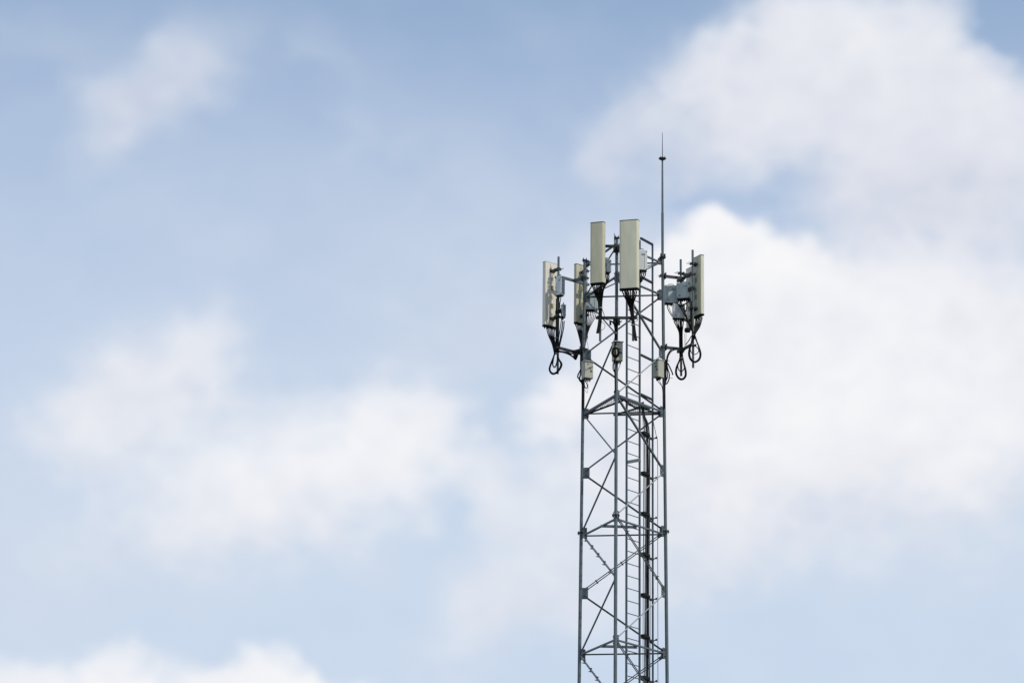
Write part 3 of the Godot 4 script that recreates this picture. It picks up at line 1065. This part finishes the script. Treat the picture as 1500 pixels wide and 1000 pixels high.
func make_cables() -> void:
	# far left
	bunch("black cables looped below the far left antenna", Vector3(-1.618, 23.275, -0.560))
	for s in 6:
		var x := 799.8 + s * 2.4
		var q := float(s)
		cable([leg_mix(Vector3(-1.861, 24.543, -0.800), Vector3(-1.659, 24.556, -0.840), q / 5.0), leg_mix(Vector3(-1.807, 24.325, -0.720), Vector3(-1.666, 24.319, -0.700), q / 5.0), leg_mix(Vector3(-1.710, 24.066, -0.620), Vector3(-1.638, 24.060, -0.600), q / 5.0), leg_mix(Vector3(-1.652, 23.799, -0.550), Vector3(-1.604, 23.793, -0.530), q / 5.0)], 0.0115)
	cable([Vector3(-1.652, 23.834, -0.550), Vector3(-1.665, 23.743, -0.540), Vector3(-1.763, 23.465, -0.520), Vector3(-1.769, 23.360, -0.520), Vector3(-1.718, 23.281, -0.520), Vector3(-1.633, 23.270, -0.500), Vector3(-1.516, 23.381, -0.500), Vector3(-1.467, 23.521, -0.500), Vector3(-1.542, 23.658, -0.520), Vector3(-1.578, 23.816, -0.550)], 0.014)
	cable([Vector3(-1.645, 23.828, -0.530), Vector3(-1.654, 23.737, -0.520), Vector3(-1.746, 23.450, -0.500), Vector3(-1.749, 23.354, -0.500), Vector3(-1.701, 23.293, -0.500), Vector3(-1.633, 23.287, -0.480), Vector3(-1.536, 23.384, -0.480), Vector3(-1.493, 23.515, -0.480), Vector3(-1.559, 23.658, -0.520), Vector3(-1.588, 23.816, -0.550)], 0.010)
	cable([Vector3(-1.642, 23.816, -0.550), Vector3(-1.665, 23.722, -0.530), Vector3(-1.690, 23.526, -0.520), Vector3(-1.669, 23.460, -0.520), Vector3(-1.632, 23.449, -0.520), Vector3(-1.589, 23.571, -0.520), Vector3(-1.571, 23.764, -0.550)], 0.012)
	cable([Vector3(-1.603, 25.190, -0.420), Vector3(-1.609, 24.949, -0.500), Vector3(-1.610, 24.548, -0.520), Vector3(-1.613, 24.107, -0.520), Vector3(-1.622, 23.813, -0.540)], 0.017)
	cable([Vector3(-1.555, 25.190, -0.420), Vector3(-1.548, 24.943, -0.480), Vector3(-1.569, 24.530, -0.520), Vector3(-1.580, 24.107, -0.520), Vector3(-1.595, 23.813, -0.540)], 0.013)
	cable([Vector3(-1.504, 25.184, -0.400), Vector3(-1.527, 25.001, -0.440), Vector3(-1.482, 24.760, -0.460), Vector3(-1.501, 24.518, -0.480), Vector3(-1.559, 24.107, -0.520), Vector3(-1.575, 23.901, -0.540)], 0.010)
	cable([Vector3(-1.455, 24.630, -0.500), Vector3(-1.467, 24.454, -0.500), Vector3(-1.509, 24.177, -0.520), Vector3(-1.558, 23.901, -0.540)], 0.014)
	cable([Vector3(-1.414, 24.631, -0.500), Vector3(-1.433, 24.419, -0.500), Vector3(-1.492, 24.142, -0.520), Vector3(-1.551, 23.884, -0.540)], 0.012)
	cable([Vector3(-1.588, 23.884, -0.540), Vector3(-1.488, 23.875, -0.600), Vector3(-1.338, 23.890, -0.740), Vector3(-1.221, 23.878, -0.820), Vector3(-1.085, 23.923, -0.760), Vector3(-0.991, 23.903, -0.660), Vector3(-0.987, 23.615, -0.640), Vector3(-0.996, 23.434, -0.620), Vector3(-1.075, 23.235, -0.600), Vector3(-1.011, 23.148, -0.600), Vector3(-0.943, 23.049, -0.620), Vector3(-0.937, 22.391, -0.640)], 0.013)
	cable([Vector3(-1.588, 23.843, -0.520), Vector3(-1.454, 23.852, -0.580), Vector3(-1.304, 23.840, -0.720), Vector3(-1.186, 23.784, -0.800), Vector3(-1.126, 23.726, -0.780), Vector3(-1.067, 23.850, -0.720), Vector3(-1.005, 23.862, -0.640), Vector3(-1.000, 23.569, -0.600), Vector3(-0.992, 23.335, -0.580), Vector3(-1.027, 23.136, -0.560), Vector3(-0.956, 23.008, -0.600), Vector3(-0.947, 22.420, -0.620)], 0.015)
	tie_band(Vector3(-1.612, 23.800, -0.555), 0.046)
	tie_band(Vector3(-1.604, 24.202, -0.545), 0.045)
	var lump := start()
	soft_block(lump, Vector3(-1.144, 23.820, -0.800) - run_root.position, Vector3(0.09, 0.16, 0.09), 0.02)
	part("cable_splice", lump, "black_plastic", run_root)
	# behind the left leg
	bunch("black cables running from the half hidden antenna down the left leg", Vector3(-0.983, 23.838, -0.800))
	for s in 5:
		var q := s / 4.0
		cable([leg_mix(Vector3(-1.136, 24.796, -1.400), Vector3(-0.996, 24.809, -1.440), q), leg_mix(Vector3(-1.067, 24.502, -1.250), Vector3(-0.982, 24.520, -1.250), q), leg_mix(Vector3(-1.011, 24.182, -0.950), Vector3(-0.967, 24.200, -0.950), q), leg_mix(Vector3(-0.985, 23.867, -0.660), Vector3(-0.958, 23.862, -0.640), q)], 0.012)
	for s in 6:
		var q := s / 5.0
		cable([leg_mix(Vector3(-0.870, 25.036, -1.100), Vector3(-0.625, 25.036, -1.100), q), leg_mix(Vector3(-0.859, 24.878, -1.080), Vector3(-0.668, 24.879, -1.080), q), leg_mix(Vector3(-0.874, 24.599, -0.980), Vector3(-0.796, 24.582, -0.980), q), leg_mix(Vector3(-0.891, 24.297, -0.800), Vector3(-0.870, 24.244, -0.800), q), leg_mix(Vector3(-0.899, 24.073, -0.700), Vector3(-0.892, 24.056, -0.700), q)], 0.0085)
	cable([Vector3(-0.883, 24.469, -0.900), Vector3(-0.841, 24.380, -0.900), Vector3(-0.844, 24.292, -0.900), Vector3(-0.891, 24.227, -0.860)], 0.008)
	cable([Vector3(-0.860, 24.209, -0.800), Vector3(-0.829, 24.103, -0.800), Vector3(-0.818, 23.979, -0.800)], 0.004)
	# narrower middle antenna
	bunch("thick black cable bundle below the narrower middle antenna", Vector3(-0.577, 23.665, 1.620))
	for s in 8:
		var q := s / 7.0
		cable([leg_mix(Vector3(-0.686, 24.796, 1.800), Vector3(-0.433, 24.826, 1.760), q), leg_mix(Vector3(-0.640, 24.642, 1.740), Vector3(-0.446, 24.655, 1.700), q), leg_mix(Vector3(-0.557, 24.460, 1.660), Vector3(-0.469, 24.473, 1.620), q), leg_mix(Vector3(-0.534, 24.197, 1.620), Vector3(-0.478, 24.209, 1.580), q), leg_mix(Vector3(-0.552, 23.922, 1.620), Vector3(-0.490, 23.928, 1.600), q), leg_mix(Vector3(-0.594, 23.676, 1.640), Vector3(-0.548, 23.682, 1.620), q)], 0.0135)
	cable([Vector3(-0.497, 23.991, 1.620), Vector3(-0.414, 23.922, 1.620), Vector3(-0.391, 23.854, 1.620), Vector3(-0.430, 23.785, 1.620), Vector3(-0.496, 23.765, 1.600)], 0.005)
	cable([Vector3(-0.465, 24.307, 1.600), Vector3(-0.415, 24.152, 1.600), Vector3(-0.390, 24.049, 1.600), Vector3(-0.234, 24.028, 1.500), Vector3(-0.135, 23.983, 1.420)], 0.007)
	tie_band(Vector3(-0.508, 24.324, 1.600), 0.052)
	# radio behind it
	bunch("short black jumper cables below the small radio by the middle antenna", Vector3(-0.369, 24.956, 1.400))
	for s in 3:
		var q := s / 2.0
		cable([leg_mix(Vector3(-0.387, 25.234, 1.400), Vector3(-0.304, 25.241, 1.380), q), leg_mix(Vector3(-0.370, 25.141, 1.420), Vector3(-0.304, 25.130, 1.400), q), leg_mix(Vector3(-0.369, 25.012, 1.500), Vector3(-0.339, 25.010, 1.450), q), leg_mix(Vector3(-0.418, 24.876, 1.600), Vector3(-0.408, 24.848, 1.580), q), leg_mix(Vector3(-0.466, 24.714, 1.620), Vector3(-0.453, 24.686, 1.600), q)], 0.013)
	# widest middle antenna
	bunch("thick black cable bundle below the widest middle antenna", Vector3(0.342, 23.478, 1.620))
	for s in 8:
		var q := s / 7.0
		cable([leg_mix(Vector3(0.034, 24.640, 1.860), Vector3(0.366, 24.679, 1.820), q), leg_mix(Vector3(0.084, 24.532, 1.820), Vector3(0.340, 24.545, 1.780), q), leg_mix(Vector3(0.170, 24.391, 1.720), Vector3(0.282, 24.380, 1.700), q), leg_mix(Vector3(0.219, 24.221, 1.660), Vector3(0.285, 24.227, 1.640), q), leg_mix(Vector3(0.256, 23.989, 1.630), Vector3(0.309, 23.995, 1.610), q), leg_mix(Vector3(0.296, 23.735, 1.620), Vector3(0.338, 23.741, 1.600), q), leg_mix(Vector3(0.338, 23.495, 1.620), Vector3(0.375, 23.501, 1.600), q)], 0.0125)
	cable([Vector3(0.317, 24.250, 1.620), Vector3(0.374, 24.136, 1.600), Vector3(0.401, 24.073, 1.580), Vector3(0.375, 24.011, 1.560), Vector3(0.325, 23.987, 1.580)], 0.005)
	cable([Vector3(0.308, 24.061, 1.620), Vector3(0.351, 24.151, 1.550), Vector3(0.381, 24.235, 1.500)], 0.009)
	tie_band(Vector3(0.279, 23.895, 1.600), 0.05)
	bunch("short black cable ends under the radio behind the widest antenna", Vector3(0.507, 25.201, 1.400))
	for s in 4:
		var q := s / 3.0
		cable([leg_mix(Vector3(0.441, 25.275, 1.440), Vector3(0.589, 25.264, 1.420), q), leg_mix(Vector3(0.450, 25.205, 1.440), Vector3(0.566, 25.177, 1.420), q), leg_mix(Vector3(0.441, 25.084, 1.440), Vector3(0.467, 25.021, 1.420), q)], 0.012)
	# near leg
	bunch("black cable coil and bunch tied along the near leg", Vector3(-0.132, 22.545, 1.300), "cable runs along the tower legs")
	for s in 5:
		var q := s / 4.0
		cable([leg_mix(Vector3(-0.243, 24.058, 1.400), Vector3(0.013, 24.064, 1.380), q), leg_mix(Vector3(-0.176, 23.984, 1.360), Vector3(-0.086, 23.984, 1.360), q), leg_mix(Vector3(-0.151, 23.835, 1.340), Vector3(-0.099, 23.838, 1.330), q), leg_mix(Vector3(-0.151, 23.577, 1.400), Vector3(-0.111, 23.571, 1.420), q), leg_mix(Vector3(-0.158, 23.422, 1.460), Vector3(-0.126, 23.416, 1.480), q)], 0.0125)
	for s in 3:
		var pts: Array = []
		for k in 15:
			var t := TAU * k / 13.0 + 1.2
			pts.append(Vector3(-0.137, 23.245, 1.480) + Vector3(cos(t) * (0.088 - 0.014 * s), sin(t) * (0.125 - 0.016 * s), 0.018 * s + 0.006 * sin(t * 2.0)))
		cable(pts, 0.0125)
	cable([Vector3(-0.157, 23.416, 1.480), Vector3(-0.140, 23.250, 1.520), Vector3(-0.146, 23.102, 1.500), Vector3(-0.175, 22.988, 1.420), Vector3(-0.175, 22.875, 1.340), Vector3(-0.149, 22.755, 1.280), Vector3(-0.141, 22.297, 1.270)], 0.012)
	cable([Vector3(-0.195, 23.023, 1.360), Vector3(-0.212, 22.932, 1.320), Vector3(-0.195, 22.852, 1.300), Vector3(-0.149, 22.795, 1.260)], 0.006)
	cable([Vector3(-0.005, 23.029, 1.340), Vector3(-0.044, 22.932, 1.320), Vector3(-0.077, 22.841, 1.280)], 0.006)
	for y in 3:
		var b := start()
		block(b, Vector3(-0.158, 24.010, 1.400) + Vector3(0.105 * (y - 1), 0.02 * (y % 2), 0) - run_root.position, Vector3(0.05, 0.11, 0.05))
		part("cable_hanger", b, "dull_steel", run_root)
	tie_band(Vector3(-0.132, 23.772, 1.320), 0.05)
	# far right
	bunch("black cables looped below the antenna at the far right end", Vector3(1.777, 23.518, -0.280))
	for s in 6:
		var q := s / 5.0
		cable([leg_mix(Vector3(1.845, 24.683, -0.420), Vector3(2.004, 24.701, -0.420), q), leg_mix(Vector3(1.826, 24.471, -0.360), Vector3(1.940, 24.448, -0.340), q), leg_mix(Vector3(1.786, 24.227, -0.250), Vector3(1.826, 24.227, -0.250), q), leg_mix(Vector3(1.765, 24.087, -0.250), Vector3(1.799, 24.087, -0.250), q)], 0.0115)
	cable([Vector3(1.796, 24.210, -0.250), Vector3(1.839, 24.084, -0.240), Vector3(1.935, 23.822, -0.240), Vector3(1.957, 23.682, -0.240), Vector3(1.917, 23.559, -0.240), Vector3(1.809, 23.496, -0.240), Vector3(1.709, 23.559, -0.240), Vector3(1.662, 23.698, -0.240), Vector3(1.680, 23.856, -0.240), Vector3(1.735, 24.034, -0.250), Vector3(1.755, 24.210, -0.250)], 0.014)
	cable([Vector3(1.802, 24.218, -0.220), Vector3(1.852, 24.078, -0.220), Vector3(1.914, 23.816, -0.220), Vector3(1.933, 23.676, -0.220), Vector3(1.896, 23.571, -0.220), Vector3(1.809, 23.515, -0.220), Vector3(1.729, 23.570, -0.220), Vector3(1.689, 23.693, -0.220), Vector3(1.703, 23.850, -0.220), Vector3(1.744, 24.031, -0.240), Vector3(1.759, 24.207, -0.240)], 0.009)
	cable([Vector3(1.727, 23.944, -0.240), Vector3(1.827, 23.906, -0.230), Vector3(1.904, 23.819, -0.230), Vector3(1.877, 23.731, -0.230), Vector3(1.793, 23.696, -0.230), Vector3(1.726, 23.748, -0.230), Vector3(1.700, 23.838, -0.240)], 0.008)
	cable([Vector3(1.409, 25.060, -0.440), Vector3(1.515, 24.871, -0.400), Vector3(1.623, 24.623, -0.340), Vector3(1.720, 24.409, -0.270), Vector3(1.766, 24.210, -0.250)], 0.014)
	cable([Vector3(1.476, 25.060, -0.440), Vector3(1.559, 24.871, -0.400), Vector3(1.648, 24.603, -0.330), Vector3(1.736, 24.391, -0.270), Vector3(1.776, 24.210, -0.250)], 0.012)
	cable([Vector3(1.544, 25.060, -0.440), Vector3(1.573, 24.889, -0.400), Vector3(1.591, 24.732, -0.350), Vector3(1.683, 24.500, -0.280), Vector3(1.759, 24.262, -0.250)], 0.010)
	cable([Vector3(1.628, 25.054, -0.420), Vector3(1.613, 24.918, -0.380), Vector3(1.585, 24.788, -0.360), Vector3(1.637, 24.576, -0.300), Vector3(1.733, 24.318, -0.260)], 0.012)
	cable([Vector3(1.425, 25.042, -0.440), Vector3(1.498, 24.989, -0.360), Vector3(1.616, 25.056, -0.340), Vector3(1.707, 25.106, -0.330), Vector3(1.740, 24.982, -0.300), Vector3(1.728, 24.746, -0.280), Vector3(1.739, 24.385, -0.250), Vector3(1.755, 24.175, -0.250)], 0.011)
	cable([Vector3(1.388, 25.077, -0.440), Vector3(1.454, 24.971, -0.380), Vector3(1.565, 25.011, -0.340), Vector3(1.677, 25.079, -0.330), Vector3(1.712, 24.946, -0.300), Vector3(1.711, 24.711, -0.280), Vector3(1.723, 24.420, -0.250)], 0.009)
	cable([Vector3(1.594, 24.055, -0.620), Vector3(1.665, 24.111, -0.450), Vector3(1.730, 24.195, -0.320)], 0.011)
	tie_band(Vector3(1.783, 24.207, -0.270), 0.046)
	# right, on the inner pipe
	bunch("black cables looped below the lowest grey radio on the inner right pipe", Vector3(1.483, 23.211, -0.800))
	for s in 6:
		var q := s / 5.0
		cable([leg_mix(Vector3(1.302, 24.666, -0.600), Vector3(1.542, 24.661, -0.580), q), leg_mix(Vector3(1.380, 24.525, -0.660), Vector3(1.525, 24.520, -0.640), q), leg_mix(Vector3(1.439, 24.390, -0.740), Vector3(1.513, 24.385, -0.720), q), leg_mix(Vector3(1.445, 24.102, -0.780), Vector3(1.516, 24.099, -0.770), q), leg_mix(Vector3(1.455, 23.773, -0.800), Vector3(1.522, 23.773, -0.800), q)], 0.0125)
	cable([Vector3(1.462, 23.808, -0.800), Vector3(1.441, 23.703, -0.800), Vector3(1.366, 23.524, -0.790), Vector3(1.352, 23.366, -0.790), Vector3(1.416, 23.243, -0.790), Vector3(1.510, 23.208, -0.790), Vector3(1.595, 23.287, -0.790), Vector3(1.602, 23.436, -0.790), Vector3(1.549, 23.650, -0.800), Vector3(1.519, 23.808, -0.800)], 0.014)
	cable([Vector3(1.468, 23.802, -0.780), Vector3(1.451, 23.697, -0.780), Vector3(1.386, 23.518, -0.770), Vector3(1.375, 23.360, -0.770), Vector3(1.432, 23.258, -0.770), Vector3(1.510, 23.230, -0.770), Vector3(1.574, 23.299, -0.770), Vector3(1.578, 23.431, -0.770), Vector3(1.535, 23.644, -0.780), Vector3(1.512, 23.808, -0.800)], 0.009)
	cable([Vector3(1.465, 23.788, -0.790), Vector3(1.403, 23.574, -0.780), Vector3(1.427, 23.459, -0.780), Vector3(1.484, 23.416, -0.780), Vector3(1.548, 23.469, -0.780), Vector3(1.565, 23.556, -0.780), Vector3(1.532, 23.700, -0.790)], 0.010)
	cable([Vector3(1.136, 25.092, -0.720), Vector3(1.176, 24.962, -0.700), Vector3(1.249, 24.826, -0.660), Vector3(1.351, 24.690, -0.680), Vector3(1.446, 24.449, -0.760), Vector3(1.462, 24.102, -0.780)], 0.010)
	cable([Vector3(1.180, 25.092, -0.720), Vector3(1.206, 24.986, -0.720), Vector3(1.294, 24.809, -0.720), Vector3(1.403, 24.573, -0.760), Vector3(1.453, 24.367, -0.780)], 0.007)
	cable([Vector3(1.577, 24.483, -1.050), Vector3(1.582, 24.250, -0.980), Vector3(1.573, 24.014, -0.900)], 0.004)
	cable([Vector3(1.618, 24.483, -1.050), Vector3(1.609, 24.250, -0.980), Vector3(1.596, 24.049, -0.900)], 0.004)
	var knot := start()
	soft_block(knot, Vector3(1.647, 24.542, -0.980) - run_root.position, Vector3(0.15, 0.12, 0.10), 0.03)
	part("cable_splice", knot, "black_plastic", run_root)
	tie_band(Vector3(1.491, 23.770, -0.820), 0.05)
	# along the right leg
	bunch("black cables arching from the right arm down the right leg", Vector3(1.123, 22.992, -0.400), "cable runs along the tower legs")
	cable([Vector3(1.478, 23.996, -0.720), Vector3(1.348, 23.978, -0.660), Vector3(1.246, 23.928, -0.580), Vector3(1.153, 23.767, -0.480), Vector3(1.118, 23.574, -0.420), Vector3(1.148, 23.376, -0.400), Vector3(1.184, 23.237, -0.400), Vector3(1.174, 23.097, -0.400), Vector3(1.120, 22.998, -0.420), Vector3(1.064, 22.989, -0.450), Vector3(1.053, 22.692, -0.450), Vector3(1.052, 22.345, -0.450)], 0.012)
	cable([Vector3(1.478, 23.961, -0.720), Vector3(1.331, 23.937, -0.640), Vector3(1.228, 23.858, -0.550), Vector3(1.159, 23.718, -0.460), Vector3(1.135, 23.551, -0.400), Vector3(1.130, 23.336, -0.380), Vector3(1.137, 23.161, -0.380), Vector3(1.097, 23.044, -0.400), Vector3(1.067, 22.864, -0.440), Vector3(1.069, 22.377, -0.440)], 0.011)
	cable([Vector3(1.095, 23.615, -0.440), Vector3(1.104, 23.464, -0.400), Vector3(1.094, 23.289, -0.400), Vector3(1.100, 23.102, -0.420), Vector3(1.070, 22.934, -0.440)], 0.016)
	cable([Vector3(1.148, 23.516, -0.400), Vector3(1.198, 23.406, -0.380), Vector3(1.251, 23.283, -0.380), Vector3(1.271, 23.214, -0.380)], 0.015)
	cable([Vector3(0.868, 23.091, -0.320), Vector3(0.925, 23.010, -0.340), Vector3(1.002, 22.917, -0.380), Vector3(1.026, 22.777, -0.440)], 0.008)
	cable([Vector3(0.915, 23.091, -0.320), Vector3(0.972, 22.992, -0.340), Vector3(1.019, 22.870, -0.400)], 0.006)
	cable([Vector3(1.075, 23.603, -0.460), Vector3(1.158, 23.589, -0.420), Vector3(1.209, 23.582, -0.420)], 0.004)
	cable([Vector3(1.107, 23.155, -0.420), Vector3(1.207, 23.142, -0.400), Vector3(1.275, 23.139, -0.400)], 0.004)
	# along the left leg
	bunch("thin black cables dangling under the left junction box", Vector3(-0.908, 22.802, -0.550), "cable runs along the tower legs")
	cable([Vector3(-0.892, 23.102, -0.500), Vector3(-0.854, 23.027, -0.480), Vector3(-0.830, 22.957, -0.480), Vector3(-0.847, 22.902, -0.500), Vector3(-0.885, 22.930, -0.540), Vector3(-0.912, 23.037, -0.580)], 0.010)
	cable([Vector3(-0.841, 23.103, -0.500), Vector3(-0.817, 22.992, -0.480), Vector3(-0.820, 22.858, -0.500), Vector3(-0.840, 22.785, -0.520), Vector3(-0.888, 22.880, -0.580)], 0.004)
	cable([Vector3(-0.956, 23.116, -0.550), Vector3(-0.939, 22.973, -0.600), Vector3(-0.925, 22.737, -0.630), Vector3(-0.930, 22.391, -0.640)], 0.014)
	cable([Vector3(-0.893, 22.420, -0.620), Vector3(-0.845, 22.316, -0.620), Vector3(-0.788, 22.247, -0.620), Vector3(-0.821, 22.154, -0.600), Vector3(-0.810, 22.102, -0.600)], 0.004)


func leg_mix(a: Vector3, b: Vector3, t: float) -> Vector3:
	return a.lerp(b, t)
